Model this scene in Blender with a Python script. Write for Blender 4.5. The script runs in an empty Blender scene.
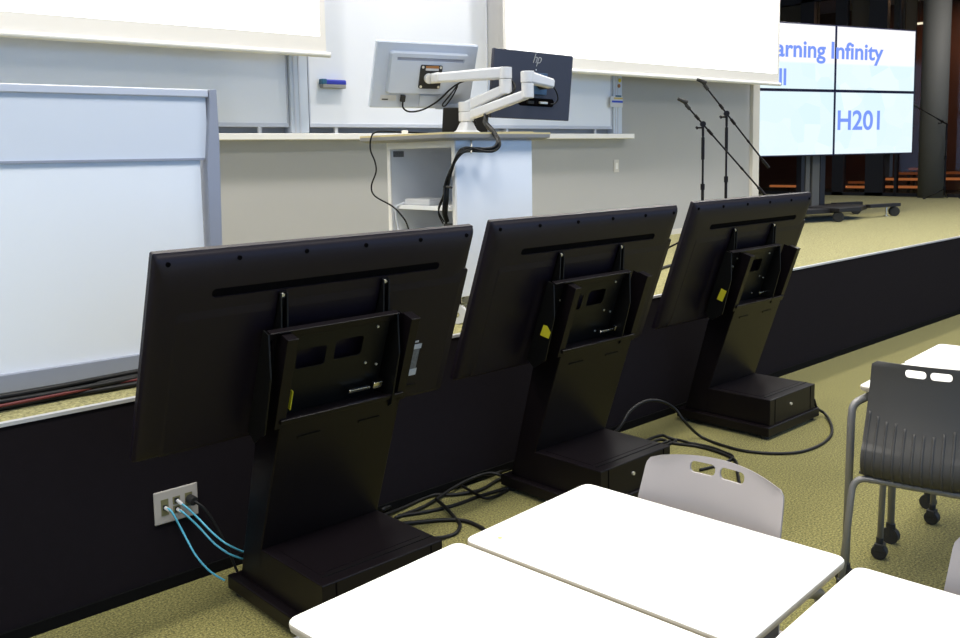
import bpy, bmesh, math, random
from mathutils import Vector, Matrix, Euler
random.seed(7)
PI = math.pi
sc = bpy.context.scene
COL = sc.collection

# ------------------------------------------------------------------ camera
cam = bpy.data.cameras.new('camera')
cam.sensor_width = 36.0
cam.lens = 906.20 * 36.0 / 960.0
cam.shift_x = 0.02060
cam.shift_y = -0.06940
cam.clip_start = 0.05
cam.clip_end = 100
camo = bpy.data.objects.new('camera', cam)
COL.objects.link(camo)
camo.matrix_world = Matrix(((0.741439, 0.084940, -0.665623, 0.000000), (-0.670732, 0.064737, -0.738869, 0.000000), (-0.019669, 0.994281, 0.104971, 1.550000), (0.000000, 0.000000, 0.000000, 1.000000)))
sc.camera = camo

# ------------------------------------------------------------------ world, exposure
w = bpy.data.worlds.new('world'); sc.world = w; w.use_nodes = True
bg = w.node_tree.nodes['Background']
bg.inputs[0].default_value = (0.35, 0.58, 1.0, 1)
bg.inputs[1].default_value = 1.32
sc.view_settings.view_transform = 'Standard'
sc.view_settings.look = 'None'
sc.view_settings.exposure = 0.0
sc.view_settings.gamma = 1.0
sc.view_settings.use_curve_mapping = False

# ------------------------------------------------------------------ ceiling lamps of the room
def lamp(x, y, z, power, size, color, name='ceiling_lamp', spread=180, rx=0, ry=0):
    l = bpy.data.lights.new(name, 'AREA'); l.shape = 'DISK'; l.size = size
    l.energy = power; l.color = color; l.spread = math.radians(spread)
    o = bpy.data.objects.new(name, l); o.location = (x, y, z)
    o.rotation_euler = (rx, ry, 0)
    COL.objects.link(o); return o
WARM = (1.0, 0.945, 0.875)
for x in (-3.2, -1.4, 0.4, 2.2, 4.0, 5.8, 7.6, 9.4, 11.2, 13.2, 15.0):           # row above the stage; two leftmost added to brighten the lectern inside
    lamp(x, 4.35, 4.36, 38, 0.25, WARM, rx=.22)
for x in (-2.8, -0.5, 1.8, 4.1, 6.4, 8.7, 11.0):                 # rows above the seats; end lamps added as fill for lectern and wall
    lamp(x, 1.55, 4.36, 52, 1.3, (1.0, 0.97, 0.93), spread=130)
    lamp(x, -2.6, 4.36, 30, 1.3, (1.0, 0.97, 0.93), spread=120)
lamp(17.6, 6.6, 4.3, 22, 0.5, (1.0, 0.55, 0.30), name='lobby_ceiling_lamp')

# ------------------------------------------------------------------ materials
def srgb(r, g, b):
    f = lambda c: (c/255/12.92) if c <= 10.31 else ((c/255+0.055)/1.055)**2.4
    return (f(r), f(g), f(b), 1)
def mat(name, col, rough=0.5, metal=0.0, spec=0.5, bump=None, emit=None, noise=None, coat=0):
    m = bpy.data.materials.new(name); m.use_nodes = True
    nt = m.node_tree; b = nt.nodes['Principled BSDF']
    b.inputs['Base Color'].default_value = col
    b.inputs['Roughness'].default_value = rough
    b.inputs['Metallic'].default_value = metal
    b.inputs['Specular IOR Level'].default_value = spec
    b.inputs['Coat Weight'].default_value = coat
    if emit:
        b.inputs['Emission Color'].default_value = emit[0]
        b.inputs['Emission Strength'].default_value = emit[1]
    tc = nt.nodes.new('ShaderNodeTexCoord')
    if noise:   # (scale, amount)
        n = nt.nodes.new('ShaderNodeTexNoise'); n.inputs['Scale'].default_value = noise[0]
        n.inputs['Detail'].default_value = 4
        nt.links.new(tc.outputs['Object'], n.inputs['Vector'])
        mx = nt.nodes.new('ShaderNodeMix'); mx.data_type = 'RGBA'
        mx.inputs[6].default_value = tuple(c*(1-noise[1]) for c in col[:3])+(1,)
        mx.inputs[7].default_value = tuple(min(1, c*(1+noise[1])) for c in col[:3])+(1,)
        nt.links.new(n.outputs['Fac'], mx.inputs[0])
        nt.links.new(mx.outputs[2], b.inputs['Base Color'])
    if bump:    # (scale, strength, distance)
        n = nt.nodes.new('ShaderNodeTexNoise'); n.inputs['Scale'].default_value = bump[0]
        n.inputs['Detail'].default_value = 3
        nt.links.new(tc.outputs['Object'], n.inputs['Vector'])
        bp = nt.nodes.new('ShaderNodeBump'); bp.inputs['Strength'].default_value = bump[1]
        bp.inputs['Distance'].default_value = bump[2]
        nt.links.new(n.outputs['Fac'], bp.inputs['Height'])
        nt.links.new(bp.outputs['Normal'], b.inputs['Normal'])
    return m

def carpet(name, dark, mid, light, scale=90):
    m = bpy.data.materials.new(name); m.use_nodes = True
    nt = m.node_tree; b = nt.nodes['Principled BSDF']
    b.inputs['Roughness'].default_value = 0.95
    b.inputs['Specular IOR Level'].default_value = 0.1
    b.inputs['Sheen Weight'].default_value = 0.15
    tc = nt.nodes.new('ShaderNodeTexCoord')
    n = nt.nodes.new('ShaderNodeTexNoise'); n.inputs['Scale'].default_value = scale
    n.inputs['Detail'].default_value = 5; n.inputs['Roughness'].default_value = 0.75
    nt.links.new(tc.outputs['Object'], n.inputs['Vector'])
    n2 = nt.nodes.new('ShaderNodeTexVoronoi'); n2.inputs['Scale'].default_value = scale*2.5
    nt.links.new(tc.outputs['Object'], n2.inputs['Vector'])
    r = nt.nodes.new('ShaderNodeValToRGB')
    e = r.color_ramp.elements
    e[0].position = 0.36; e[0].color = dark
    e[1].position = 0.64; e[1].color = light
    k = e.new(0.5); k.color = mid
    nt.links.new(n.outputs['Fac'], r.inputs[0])
    nt.links.new(r.outputs[0], b.inputs['Base Color'])
    bp = nt.nodes.new('ShaderNodeBump'); bp.inputs['Strength'].default_value = 0.3
    bp.inputs['Distance'].default_value = 0.002
    nt.links.new(n2.outputs['Distance'], bp.inputs['Height'])
    nt.links.new(bp.outputs['Normal'], b.inputs['Normal'])
    return m

M = {}
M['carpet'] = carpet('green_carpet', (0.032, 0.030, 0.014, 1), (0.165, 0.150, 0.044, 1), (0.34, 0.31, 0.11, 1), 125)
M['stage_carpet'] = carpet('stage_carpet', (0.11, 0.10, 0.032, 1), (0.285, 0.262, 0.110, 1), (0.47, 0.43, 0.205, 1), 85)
M['stage_front'] = mat('stage_front_panel', (0.0085, 0.0065, 0.0085, 1), 0.9, spec=0.12, bump=(400, .2, .001), noise=(30, .15))
M['skirting'] = mat('black_skirting', (0.003, 0.003, 0.003, 1), 0.8, spec=0.1)
M['nosing'] = mat('aluminium_nosing', (0.72, 0.72, 0.74, 1), 0.35, 0.6)
M['wall'] = mat('grey_wall_paint', (0.445, 0.44, 0.43, 1), 0.85, bump=(300, .1, .001), noise=(3, .02))
M['wall_trim'] = mat('pale_wall_trim', (0.66, 0.63, 0.57, 1), 0.7)
M['ceiling'] = mat('ceiling_tile', (0.7, 0.7, 0.68, 1), 0.9)
M['dark_wall'] = mat('dark_hall_wall', (0.14, 0.055, 0.035, 1), 0.8, noise=(1.5, .4))
M['board'] = mat('whiteboard_enamel', (0.87, 0.885, 0.925, 1), 0.18, coat=0.3)
M['board_frame'] = mat('whiteboard_frame', (0.62, 0.68, 0.78, 1), 0.4)
M['ledge'] = mat('white_ledge', (0.88, 0.86, 0.82, 1), 0.45)
M['rubber'] = mat('black_rubber', (0.012, 0.012, 0.012, 1), 0.6)
M['screen_fabric'] = mat('screen_fabric', (0.84, 0.81, 0.76, 1), 0.8)
M['screen_light'] = mat('projected_light', (0.8, 0.8, 0.8, 1), 0.8, emit=((1.0, 0.985, 0.97, 1), 1.35))
M['white_metal'] = mat('white_metal', (0.66, 0.67, 0.69, 1), 0.4)
M['white_panel'] = mat('white_melamine', (0.88, 0.92, 0.97, 1), 0.45)
M['white_inner'] = mat('white_melamine_inside', (0.93, 0.94, 0.95, 1), 0.55)
M['part_panel'] = mat('partition_panel', (0.70, 0.75, 0.83, 1), 0.4)
M['part_frame'] = mat('partition_frame', (0.30, 0.325, 0.40, 1), 0.45)
M['part_rail'] = mat('partition_rail', (0.62, 0.64, 0.70, 1), 0.4, 0.2)
M['desk_edge'] = mat('grey_desk_edge', (0.27, 0.27, 0.27, 1), 0.5)
M['desk_top'] = mat('pale_wood_desk', (0.62, 0.52, 0.27, 1), 0.5, noise=(12, .12))
M['mon_white'] = mat('monitor_white_plastic', (0.50, 0.55, 0.64, 1), 0.5)
M['mon_black'] = mat('monitor_navy_plastic', (0.035, 0.037, 0.055, 1), 0.45)
M['tv'] = mat('television_back', (0.0070, 0.0042, 0.0085, 1), 0.42, spec=0.30, bump=(500, .15, .0006))
M['tv_dark'] = mat('vent_grille', (0.002, 0.0015, 0.002, 1), 0.8, spec=0.05)
M['stand'] = mat('black_painted_steel', (0.0050, 0.0034, 0.0044, 1), 0.36, spec=0.25, bump=(250, .08, .0005))
M['stand_bracket'] = mat('black_bracket', (0.004, 0.004, 0.004, 1), 0.4, spec=0.25)
M['chrome'] = mat('chrome', (0.75, 0.75, 0.75, 1), 0.2, 1.0)
M['steel'] = mat('bolt_steel', (0.7, 0.68, 0.6, 1), 0.35, 0.6)
M['label_white'] = mat('white_label', (0.55, 0.55, 0.55, 1), 0.6)
M['label_grey'] = mat('printed_label', (0.16, 0.16, 0.16, 1), 0.6, noise=(90, .7))
M['yellow'] = mat('yellow_tag', (0.55, 0.50, 0.02, 1), 0.5)
M['table'] = mat('cream_laminate', (0.90, 0.89, 0.83, 1), 0.35)
M['table_edge'] = mat('cream_edge_band', (0.52, 0.47, 0.38, 1), 0.5)
M['tube'] = mat('grey_steel_tube', (0.24, 0.235, 0.23, 1), 0.38, 0.35)
M['chair'] = mat('light_grey_plastic', (0.325, 0.295, 0.285, 1), 0.5)
M['chair_dark'] = mat('dark_grey_plastic', (0.048, 0.046, 0.043, 1), 0.5)
M['cable'] = mat('black_cable', (0.0065, 0.0065, 0.0065, 1), 0.45, spec=0.3)
M['cable_blue'] = mat('blue_network_cable', (0.09, 0.42, 0.58, 1), 0.45)
M['cable_white'] = mat('white_cable', (0.7, 0.72, 0.76, 1), 0.5)
M['cable_red'] = mat('red_cable', (0.12, 0.012, 0.012, 1), 0.5)
M['plate'] = mat('outlet_plate', (0.42, 0.39, 0.35, 1), 0.5)
M['jack'] = mat('jack_insert', (0.16, 0.15, 0.07, 1), 0.5)
M['column'] = mat('concrete_column', (0.105, 0.105, 0.10, 1), 0.7, noise=(2, .08))
M['mullion'] = mat('black_mullion', (0.010, 0.009, 0.012, 1), 0.5)
M['curtain'] = mat('brown_panel', (0.20, 0.15, 0.11, 1), 0.8, noise=(4, .25))
M['curtain_blue'] = mat('slate_panel', (0.12, 0.115, 0.12, 1), 0.8, noise=(4, .2))
M['orange'] = mat('orange_louvre_glow', (0.3, 0.1, 0.03, 1), 0.6, emit=((1.0, 0.30, 0.09, 1), 0.42))  # reflected light on louvres, given as emission
M['orange_dim'] = mat('dim_orange_louvre_glow', (0.2, 0.07, 0.02, 1), 0.6, emit=((1.0, 0.24, 0.06, 1), 0.13))  # weaker reflected light on louvres, also given as emission
M['lamp_glow'] = mat('warm_lamp', (1, 1, 1, 1), 0.5, emit=((1.0, 0.85, 0.6, 1), 1.6))
M['vw_text'] = mat('screen_text_blue', (0, 0, 0, 1), 0.5, spec=0, emit=((0.21, 0.34, 0.98, 1), 1.0))
M['vw_rim'] = mat('video_wall_rim', (0.01, 0.01, 0.05, 1), 0.4)
M['blue'] = mat('blue_eraser', (0.02, 0.035, 0.42, 1), 0.6)
M['teal'] = mat('teal_plastic', (0.02, 0.12, 0.22, 1), 0.5)
M['felt'] = mat('grey_felt', (0.30, 0.30, 0.29, 1), 0.9)
M['logo'] = mat('silver_mark', (0.45, 0.45, 0.42, 1), 0.4)
M['magnet_y'] = mat('yellow_magnet', (0.75, 0.60, 0.02, 1), 0.4)
M['magnet_o'] = mat('brown_magnet', (0.35, 0.14, 0.03, 1), 0.4)
M['label_blue'] = mat('blue_print', (0.03, 0.08, 0.6, 1), 0.5)
M['label_gold'] = mat('gold_print', (0.65, 0.50, 0.15, 1), 0.5)
M['blue_plate'] = mat('blue_bracket', (0.04, 0.09, 0.17, 1), 0.4)

# picture on the video wall: white above, pale cyan with faint shapes below
def screen_mat():
    m = bpy.data.materials.new('video_wall_picture'); m.use_nodes = True
    nt = m.node_tree; b = nt.nodes['Principled BSDF']
    b.inputs['Base Color'].default_value = (0.01, 0.01, 0.01, 1)
    b.inputs['Specular IOR Level'].default_value = 0.1
    tc = nt.nodes.new('ShaderNodeTexCoord')
    sp = nt.nodes.new('ShaderNodeSeparateXYZ'); nt.links.new(tc.outputs['Object'], sp.inputs[0])
    mr = nt.nodes.new('ShaderNodeMapRange')
    mr.inputs[1].default_value = 2.52; mr.inputs[2].default_value = 2.44
    nt.links.new(sp.outputs[2], mr.inputs[0])
    n = nt.nodes.new('ShaderNodeTexVoronoi'); n.inputs['Scale'].default_value = 3.5
    nt.links.new(tc.outputs['Object'], n.inputs['Vector'])
    r = nt.nodes.new('ShaderNodeValToRGB')
    r.color_ramp.elements[0].color = (0.72, 0.93, 1.0, 1)
    r.color_ramp.elements[1].color = (0.88, 0.985, 1.0, 1)
    nt.links.new(n.outputs['Color'], r.inputs[0])
    mx = nt.nodes.new('ShaderNodeMix'); mx.data_type = 'RGBA'
    mx.inputs[6].default_value = (1, 1, 1, 1)
    nt.links.new(mr.outputs[0], mx.inputs[0]); nt.links.new(r.outputs[0], mx.inputs[7])
    nt.links.new(mx.outputs[2], b.inputs['Emission Color'])
    b.inputs['Emission Strength'].default_value = 1.02
    return m
M['vw_screen'] = screen_mat()

def glass_mat():
    m = bpy.data.materials.new('window_glass'); m.use_nodes = True
    nt = m.node_tree; nt.nodes.remove(nt.nodes['Principled BSDF'])
    t = nt.nodes.new('ShaderNodeBsdfTransparent'); t.inputs[0].default_value = (0.8, 0.82, 0.82, 1)
    g = nt.nodes.new('ShaderNodeBsdfGlossy'); g.inputs['Roughness'].default_value = 0.03
    f = nt.nodes.new('ShaderNodeFresnel'); f.inputs['IOR'].default_value = 1.35
    mx = nt.nodes.new('ShaderNodeMixShader')
    nt.links.new(f.outputs[0], mx.inputs[0]); nt.links.new(t.outputs[0], mx.inputs[1]); nt.links.new(g.outputs[0], mx.inputs[2])
    nt.links.new(mx.outputs[0], nt.nodes['Material Output'].inputs[0])
    return m
M['glass'] = glass_mat()

# ------------------------------------------------------------------ helpers
def link(name, bm, m, parent=None, smooth=False, bevel=0, loc=None, rotz=None, seg=2, autosmooth=True):
    bmesh.ops.recalc_face_normals(bm, faces=bm.faces)
    me = bpy.data.meshes.new(name); bm.to_mesh(me); bm.free()
    o = bpy.data.objects.new(name, me); COL.objects.link(o)
    for mm in (m if isinstance(m, list) else [m]): me.materials.append(M[mm] if isinstance(mm, str) else mm)
    if smooth:
        for p in me.polygons: p.use_smooth = True
    if bevel:
        b = o.modifiers.new('bevel', 'BEVEL'); b.width = bevel; b.segments = seg; b.limit_method = 'ANGLE'
        b.angle_limit = math.radians(40); b.harden_normals = False
    if parent is not None: o.parent = parent
    if loc is not None: o.location = loc
    if rotz is not None: o.rotation_euler = (0, 0, rotz)
    return o
def tag(o, label=None, cat=None, group=None, kind=None):
    if label: o['label'] = label
    if cat: o['category'] = cat
    if group: o['group'] = group
    if kind: o['kind'] = kind
    return o
def thing(name, label, cat, loc=(0, 0, 0), rotz=0, group=None):
    o = bpy.data.objects.new(name, None); COL.objects.link(o)
    o.empty_display_size = 0.1
    o.location = loc; o.rotation_euler = (0, 0, rotz)
    return tag(o, label, cat, group)
def children(o): return [c for c in bpy.data.objects if c.parent == o]
def copy_tree(o, parent=None):
    c = o.copy(); COL.objects.link(c); c.parent = parent
    for ch in children(o): copy_tree(ch, c)
    return c

def box(bm, x0, x1, y0, y1, z0, z1, mx=None, mi=0):
    vs = [Vector((x, y, z)) for z in (z0, z1) for y in (y0, y1) for x in (x0, x1)]
    if mx: vs = [mx @ v for v in vs]
    v = [bm.verts.new(p) for p in vs]
    for f in ((0, 2, 3, 1), (4, 5, 7, 6), (0, 1, 5, 4), (2, 6, 7, 3), (0, 4, 6, 2), (1, 3, 7, 5)):
        fa = bm.faces.new([v[i] for i in f]); fa.material_index = mi
    return bm
def B(*a, **k): return box(bmesh.new(), *a, **k)
def prism(bm, pts, axis, a, b, mx=None):
    """extrude a closed 2D outline along axis from a to b; 2D = remaining axes in order"""
    def P(p, t):
        c = {'x': (t, p[0], p[1]), 'y': (p[0], t, p[1]), 'z': (p[0], p[1], t)}[axis]
        v = Vector(c); return mx @ v if mx else v
    A = [bm.verts.new(P(p, a)) for p in pts]; Bv = [bm.verts.new(P(p, b)) for p in pts]
    bm.faces.new(A); bm.faces.new(Bv[::-1])
    n = len(pts)
    for i in range(n): bm.faces.new((A[i], A[(i+1) % n], Bv[(i+1) % n], Bv[i]))
    return bm
def cyl(bm, p0, p1, r, seg=16, r2=None, mx=None):
    p0, p1 = Vector(p0), Vector(p1)
    if mx: p0, p1 = mx @ p0, mx @ p1
    d = (p1-p0).normalized(); q = d.to_track_quat('Z', 'Y'); r2 = r if r2 is None else r2
    A, Bv = [], []
    for i in range(seg):
        a = 2*PI*i/seg; o = q @ Vector((math.cos(a), math.sin(a), 0))
        A.append(bm.verts.new(p0+o*r)); Bv.append(bm.verts.new(p1+o*r2))
    bm.faces.new(A[::-1]); bm.faces.new(Bv)
    for i in range(seg): bm.faces.new((A[i], A[(i+1) % seg], Bv[(i+1) % seg], Bv[i]))
    return bm
def catmull(pts, n=8):
    P = [Vector(p) for p in pts]; out = []
    P = [P[0]*2-P[1]]+P+[P[-1]*2-P[-2]]
    for i in range(1, len(P)-2):
        for k in range(n):
            t = k/n
            out.append(0.5*((2*P[i])+(-P[i-1]+P[i+1])*t+(2*P[i-1]-5*P[i]+4*P[i+1]-P[i+2])*t*t+(-P[i-1]+3*P[i]-3*P[i+1]+P[i+2])*t**3))
    out.append(P[-2]); return out
def tube(bm, pts, r, seg=10, smooth=8, mx=None, flat=1.0):
    P = catmull(pts, smooth) if smooth else [Vector(p) for p in pts]
    if mx: P = [mx @ p for p in P]
    rings = []; prev = None
    for i, p in enumerate(P):
        d = (P[min(i+1, len(P)-1)]-P[max(i-1, 0)])
        d = d.normalized() if d.length > 1e-9 else Vector((0, 0, 1))
        if prev is None:
            up = Vector((0, 0, 1)) if abs(d.z) < .9 else Vector((1, 0, 0)); s = d.cross(up).normalized()
        else:
            s = (prev-d*prev.dot(d)).normalized()
        prev = s; t = d.cross(s)
        rr = r(i/(len(P)-1)) if callable(r) else r
        rings.append([bm.verts.new(p+(s*math.cos(2*PI*k/seg)+t*math.sin(2*PI*k/seg)*flat)*rr) for k in range(seg)])
    for a, b in zip(rings, rings[1:]):
        for k in range(seg): bm.faces.new((a[k], a[(k+1) % seg], b[(k+1) % seg], b[k]))
    bm.faces.new(rings[0][::-1]); bm.faces.new(rings[-1])
    return bm
def T(*a, **k): return tube(bmesh.new(), *a, **k)
def fillet(pts, r, n=5):
    """polyline with rounded corners"""
    P = [Vector(p) for p in pts]; out = [P[0]]
    for i in range(1, len(P)-1):
        a, b, c = P[i-1], P[i], P[i+1]
        u = (a-b).normalized(); v = (c-b).normalized()
        rr = min(r, (a-b).length*.49, (c-b).length*.49)
        s, e = b+u*rr, b+v*rr
        for k in range(n+1):
            t = k/n; out.append(s*(1-t)**2+b*2*t*(1-t)+e*t*t)
    out.append(P[-1]); return out
def rrect(w, h, r, n=5, cx=0, cy=0):
    pts = []
    for (sx, sy, a0) in ((1, 1, 0), (-1, 1, 90), (-1, -1, 180), (1, -1, 270)):
        for k in range(n+1):
            a = math.radians(a0+90*k/n)
            pts.append((cx+sx*(w/2-r)+r*math.cos(a), cy+sy*(h/2-r)+r*math.sin(a)))
    return pts
def loft(bm, loops):
    R = [[bm.verts.new(p) for p in l] for l in loops]
    for a, b in zip(R, R[1:]):
        n = len(a)
        for i in range(n): bm.faces.new((a[i], a[(i+1) % n], b[(i+1) % n], b[i]))
    bm.faces.new(R[0][::-1]); bm.faces.new(R[-1]); return bm
def cut(o, cutter_bm):
    """boolean difference, applied; the cutter does not stay in the scene"""
    bmesh.ops.recalc_face_normals(cutter_bm, faces=cutter_bm.faces)
    me = bpy.data.meshes.new('cut'); cutter_bm.to_mesh(me); cutter_bm.free()
    c = bpy.data.objects.new('cut', me); COL.objects.link(c)
    par, loc, rot = o.parent, o.location.copy(), o.rotation_euler.copy()
    o.parent = None; o.location = (0, 0, 0); o.rotation_euler = (0, 0, 0)
    md = o.modifiers.new('b', 'BOOLEAN'); md.operation = 'DIFFERENCE'; md.object = c; md.solver = 'EXACT'
    bpy.context.view_layer.update()
    dg = bpy.context.evaluated_depsgraph_get(); dg.update()
    nm = bpy.data.meshes.new_from_object(o.evaluated_get(dg))
    nm.name = o.name
    o.modifiers.clear(); o.data = nm
    bpy.data.objects.remove(c); o.parent = par; o.location = loc; o.rotation_euler = rot
    return o
def text_obj(name, s, size, m, mx, parent=None, offset=0.0, extrude=0.0005, shear=0, spacing=1.0, width=None):
    cu = bpy.data.curves.new(name, 'FONT'); cu.body = s; cu.size = size; cu.offset = offset
    cu.extrude = extrude; cu.shear = shear; cu.space_character = spacing
    o = bpy.data.objects.new(name, cu); COL.objects.link(o)
    bpy.context.view_layer.update(); dg = bpy.context.evaluated_depsgraph_get()
    me = bpy.data.meshes.new_from_object(o.evaluated_get(dg)); bpy.data.objects.remove(o)
    if width:
        xs = [v.co.x for v in me.vertices]; k = width/(max(xs)-min(xs)); x0 = min(xs)
        for v in me.vertices: v.co.x = (v.co.x-x0)*k
    me.transform(mx); me.materials.clear(); me.materials.append(M[m])
    o = bpy.data.objects.new(name, me); COL.objects.link(o); o.parent = parent
    return o

# ------------------------------------------------------------------ the setting
SH = 0.727                     # stage height
SY = 3.091                     # stage front edge
RW = math.radians(-2.3); WL = (0.227, 5.653, 0)     # front wall frame: x along, -y toward the room
def struct(name, bm, m, **k): return tag(link(name, bm, m, **k), kind='structure')
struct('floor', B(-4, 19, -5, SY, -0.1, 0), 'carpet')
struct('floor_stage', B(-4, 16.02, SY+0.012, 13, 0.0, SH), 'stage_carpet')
struct('trim_1', B(-4, 16.02, SY, SY+0.012, 0.04, SH-0.008), 'stage_front')
struct('baseboard_stage', B(-4, 16.02, SY-0.012, SY+0.012, 0, 0.042), 'skirting')
struct('trim_2', B(-4, 16.02, SY-0.006, SY+0.018, SH-0.008, SH+0.004), 'nosing')
struct('wall_front', B(-4, 9.01, 0, 0.06, SH, 4.5), 'wall', loc=WL, rotz=RW)
struct('trim_3', B(8.860, 8.985, -0.04, 0.0, SH, 4.4), 'wall_trim', loc=WL, rotz=RW)
struct('baseboard_front', B(-4, 9.0, -0.012, 0.0, SH, SH+0.05), 'wall_trim', loc=WL, rotz=RW)
wl = B(-4.1, -4, -5, 6, 0, 1.0); box(wl, -4.1, -4, -5, 6, 3.6, 4.5)  # unseen wall; its openings are added to let fill light reach the lectern
for y in (-5, -2.3, .4, 3.1, 5.7): box(wl, -4.1, -4, y, y+.3, 1.0, 3.6)
struct('wall_left', wl, 'wall')
for i, y in enumerate((-4.7, -2.0, .7, 3.4)):  # invented windows, added for fill light from the left
    wn = struct('window_%d' % (2+i), B(-4.06, -4.05, y, y+(2.4 if i < 3 else 2.3), 1.0, 3.6), 'glass')
    fb = B(-4.08, -4.03, y, y+2.4, 1.0, 1.05); box(fb, -4.08, -4.03, y, y+2.4, 2.3, 2.35); link('window_frame', fb, 'white_metal', wn)
struct('ceiling', B(-4, 19, -5, 13, 4.4, 4.5), 'ceiling')
struct('wall_far', B(0, 19, 13, 13.1, 0, 4.5), 'dark_wall')

# glazed end of the hall with mullions, dark lobby behind
struct('floor_lobby', B(16.02, 19, SY, 13, 0.55, SH-0.01), 'mullion')
struct('wall_lobby', B(18.9, 19, -5, 13, 0, 4.5), 'dark_wall')
win = struct('window_1', B(16.0, 16.02, 0, 13, 0.0, 4.4), 'glass')
fr = bmesh.new()
for (a, b) in ((9.40, 9.60), (8.059, 8.312), (7.461, 7.663), (6.757, 7.068), (6.538, 6.571), (4.9, 5.0), (3.2, 3.35), (1.5, 1.65), (10.6, 10.8), (12, 12.2)):
    box(fr, 15.95, 16.06, a, b, SH if a > SY else 0, 4.4)
box(fr, 15.95, 16.06, 0, 13, 4.2, 4.4); box(fr, 15.95, 16.06, SY, 13, SH, SH+0.06)
link('window_frame', fr, 'mullion', win)
for i, (a, b, mt) in enumerate(((8.06, 9.1, 'curtain'), (6.99, 7.45, 'curtain'), (6.54, 6.72, 'curtain_blue'), (6.35, 6.52, 'curtain'))):
    struct('trim_%d' % (4+i), B(16.12, 16.16, a, b, 1.9, 4.4), mt)
col = bmesh.new(); cyl(col, (15.80, 5.90, SH), (15.80, 5.90, 4.4), 0.205, 40)
o = struct('column_round', col, 'column', smooth=False)
for p in o.data.polygons:
    if len(p.vertices) == 4: p.use_smooth = True

# louvres in each lobby bay; the light they reflect is put in as glow
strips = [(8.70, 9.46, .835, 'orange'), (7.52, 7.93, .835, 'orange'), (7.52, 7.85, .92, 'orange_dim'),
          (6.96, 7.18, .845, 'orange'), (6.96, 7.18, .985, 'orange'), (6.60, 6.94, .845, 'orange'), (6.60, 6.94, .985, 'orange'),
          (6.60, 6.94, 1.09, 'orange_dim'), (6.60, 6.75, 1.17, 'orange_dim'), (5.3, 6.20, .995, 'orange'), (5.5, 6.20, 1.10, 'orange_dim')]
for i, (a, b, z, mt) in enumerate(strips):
    o = link('lit_louvre', B(17.0, 17.06, a, b, z-.022, z+.022), mt, bevel=.004)
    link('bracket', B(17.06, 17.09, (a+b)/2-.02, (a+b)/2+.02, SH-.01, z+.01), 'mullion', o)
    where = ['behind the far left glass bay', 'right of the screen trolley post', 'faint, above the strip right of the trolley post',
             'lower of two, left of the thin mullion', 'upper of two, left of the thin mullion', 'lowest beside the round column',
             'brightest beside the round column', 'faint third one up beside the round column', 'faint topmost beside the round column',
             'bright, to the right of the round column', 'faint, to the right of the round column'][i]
    tag(o, 'orange louvre with painted-in glow in the dark lobby, '+where, 'light', 'orange lit louvres behind the glass')
t = link('lobby_lamp', B(16.9, 16.94, 6.55, 6.68, 3.70, 3.735), 'lamp_glow', bevel=.004); link('rod', B(16.915, 16.925, 6.61, 6.62, 3.735, 4.4), 'mullion', t); tag(t, 'small glowing warm lamp high up beside the round column', 'lamp')

# ------------------------------------------------------------------ whiteboards, ledge, projection screens (wall frame)
def wthing(name, label, cat, t, z=0, group=None):
    o = thing(name, label, cat, Vector(WL)+Matrix.Rotation(RW, 3, 'Z') @ Vector((t, 0, z)), RW, group); return o
def wbox(bm, o, x0, x1, d0, d1, z0, z1):   # box given in wall coordinates, for a thing at offset o=(t,z)
    return box(bm, x0-o[0], x1-o[0], -d1, -d0, z0-o[1], z1-o[1])
def whiteboard(label, t0, t1, d, z0, z1, right_frame=True):
    o = wthing('whiteboard', label, 'whiteboard', (t0+t1)/2, z0, 'whiteboards on the front wall'); c = ((t0+t1)/2, z0)
    link('writing_surface', wbox(bmesh.new(), c, t0+.01, t1-.01, d-.02, d, z0+.02, z1), 'board', o)
    b = bmesh.new(); wbox(b, c, t0, t1, d-.022, d+.008, z0, z0+.028); wbox(b, c, t0, t0+.012, d-.022, d+.006, z0+.028, z1)
    wbox(b, c, t1-.012, t1, d-.022, d+.006, z0+.028, z1)
    link('frame', b, 'part_rail', o, bevel=.003)
    for t in (t0+.22, t1-.22): link('foot', wbox(bmesh.new(), c, t-.012, t+.012, d-.02, d, z0-.043, z0), 'white_metal', o)
    return o
whiteboard('wall whiteboard behind the white partition, left of the grey upright', -3.6, 3.125, .08, 1.775, 3.3)
whiteboard('wide wall whiteboard behind the desk monitors carrying the blue eraser', 3.275, 4.945, .10, 1.775, 3.3)
whiteboard('wall whiteboard under the right projection screen, with coloured magnets', 4.965, 6.50, .06, 1.775, 3.3)
def upright(label, t0, t1, d, z1):
    o = wthing('board_upright', label, 'upright', (t0+t1)/2, 1.735, 'whiteboard uprights'); c = ((t0+t1)/2, 1.735)
    link('channel', wbox(bmesh.new(), c, t0, t1, 0.002, d, 1.735, z1), 'board_frame', o, bevel=.004)
    b = bmesh.new(); w = t1-t0
    for k in (.22, .5): wbox(b, c, t0+w*k-.006, t0+w*k+.006, d, d+.004, 1.735, z1)
    link('groove', b, 'part_rail', o)
upright('pale blue grey metal upright between the left and middle whiteboards', 3.13, 3.268, .11, 3.3)
upright('thin pale upright at the right end of the whiteboards, with small labels', 6.505, 6.625, .08, 3.3)
o = wthing('whiteboard_ledge', 'long white ledge running along the wall below the whiteboards', 'ledge', 3, 1.685); c = (3, 1.685)
link('tray', wbox(bmesh.new(), c, -3.9, 6.748, 0.002, .12, 1.688, 1.732), 'ledge', o, bevel=.005)
link('end_cap', wbox(bmesh.new(), c, 6.748, 6.758, 0.002, .12, 1.686, 1.733), 'ledge', o, bevel=.003)

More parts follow.
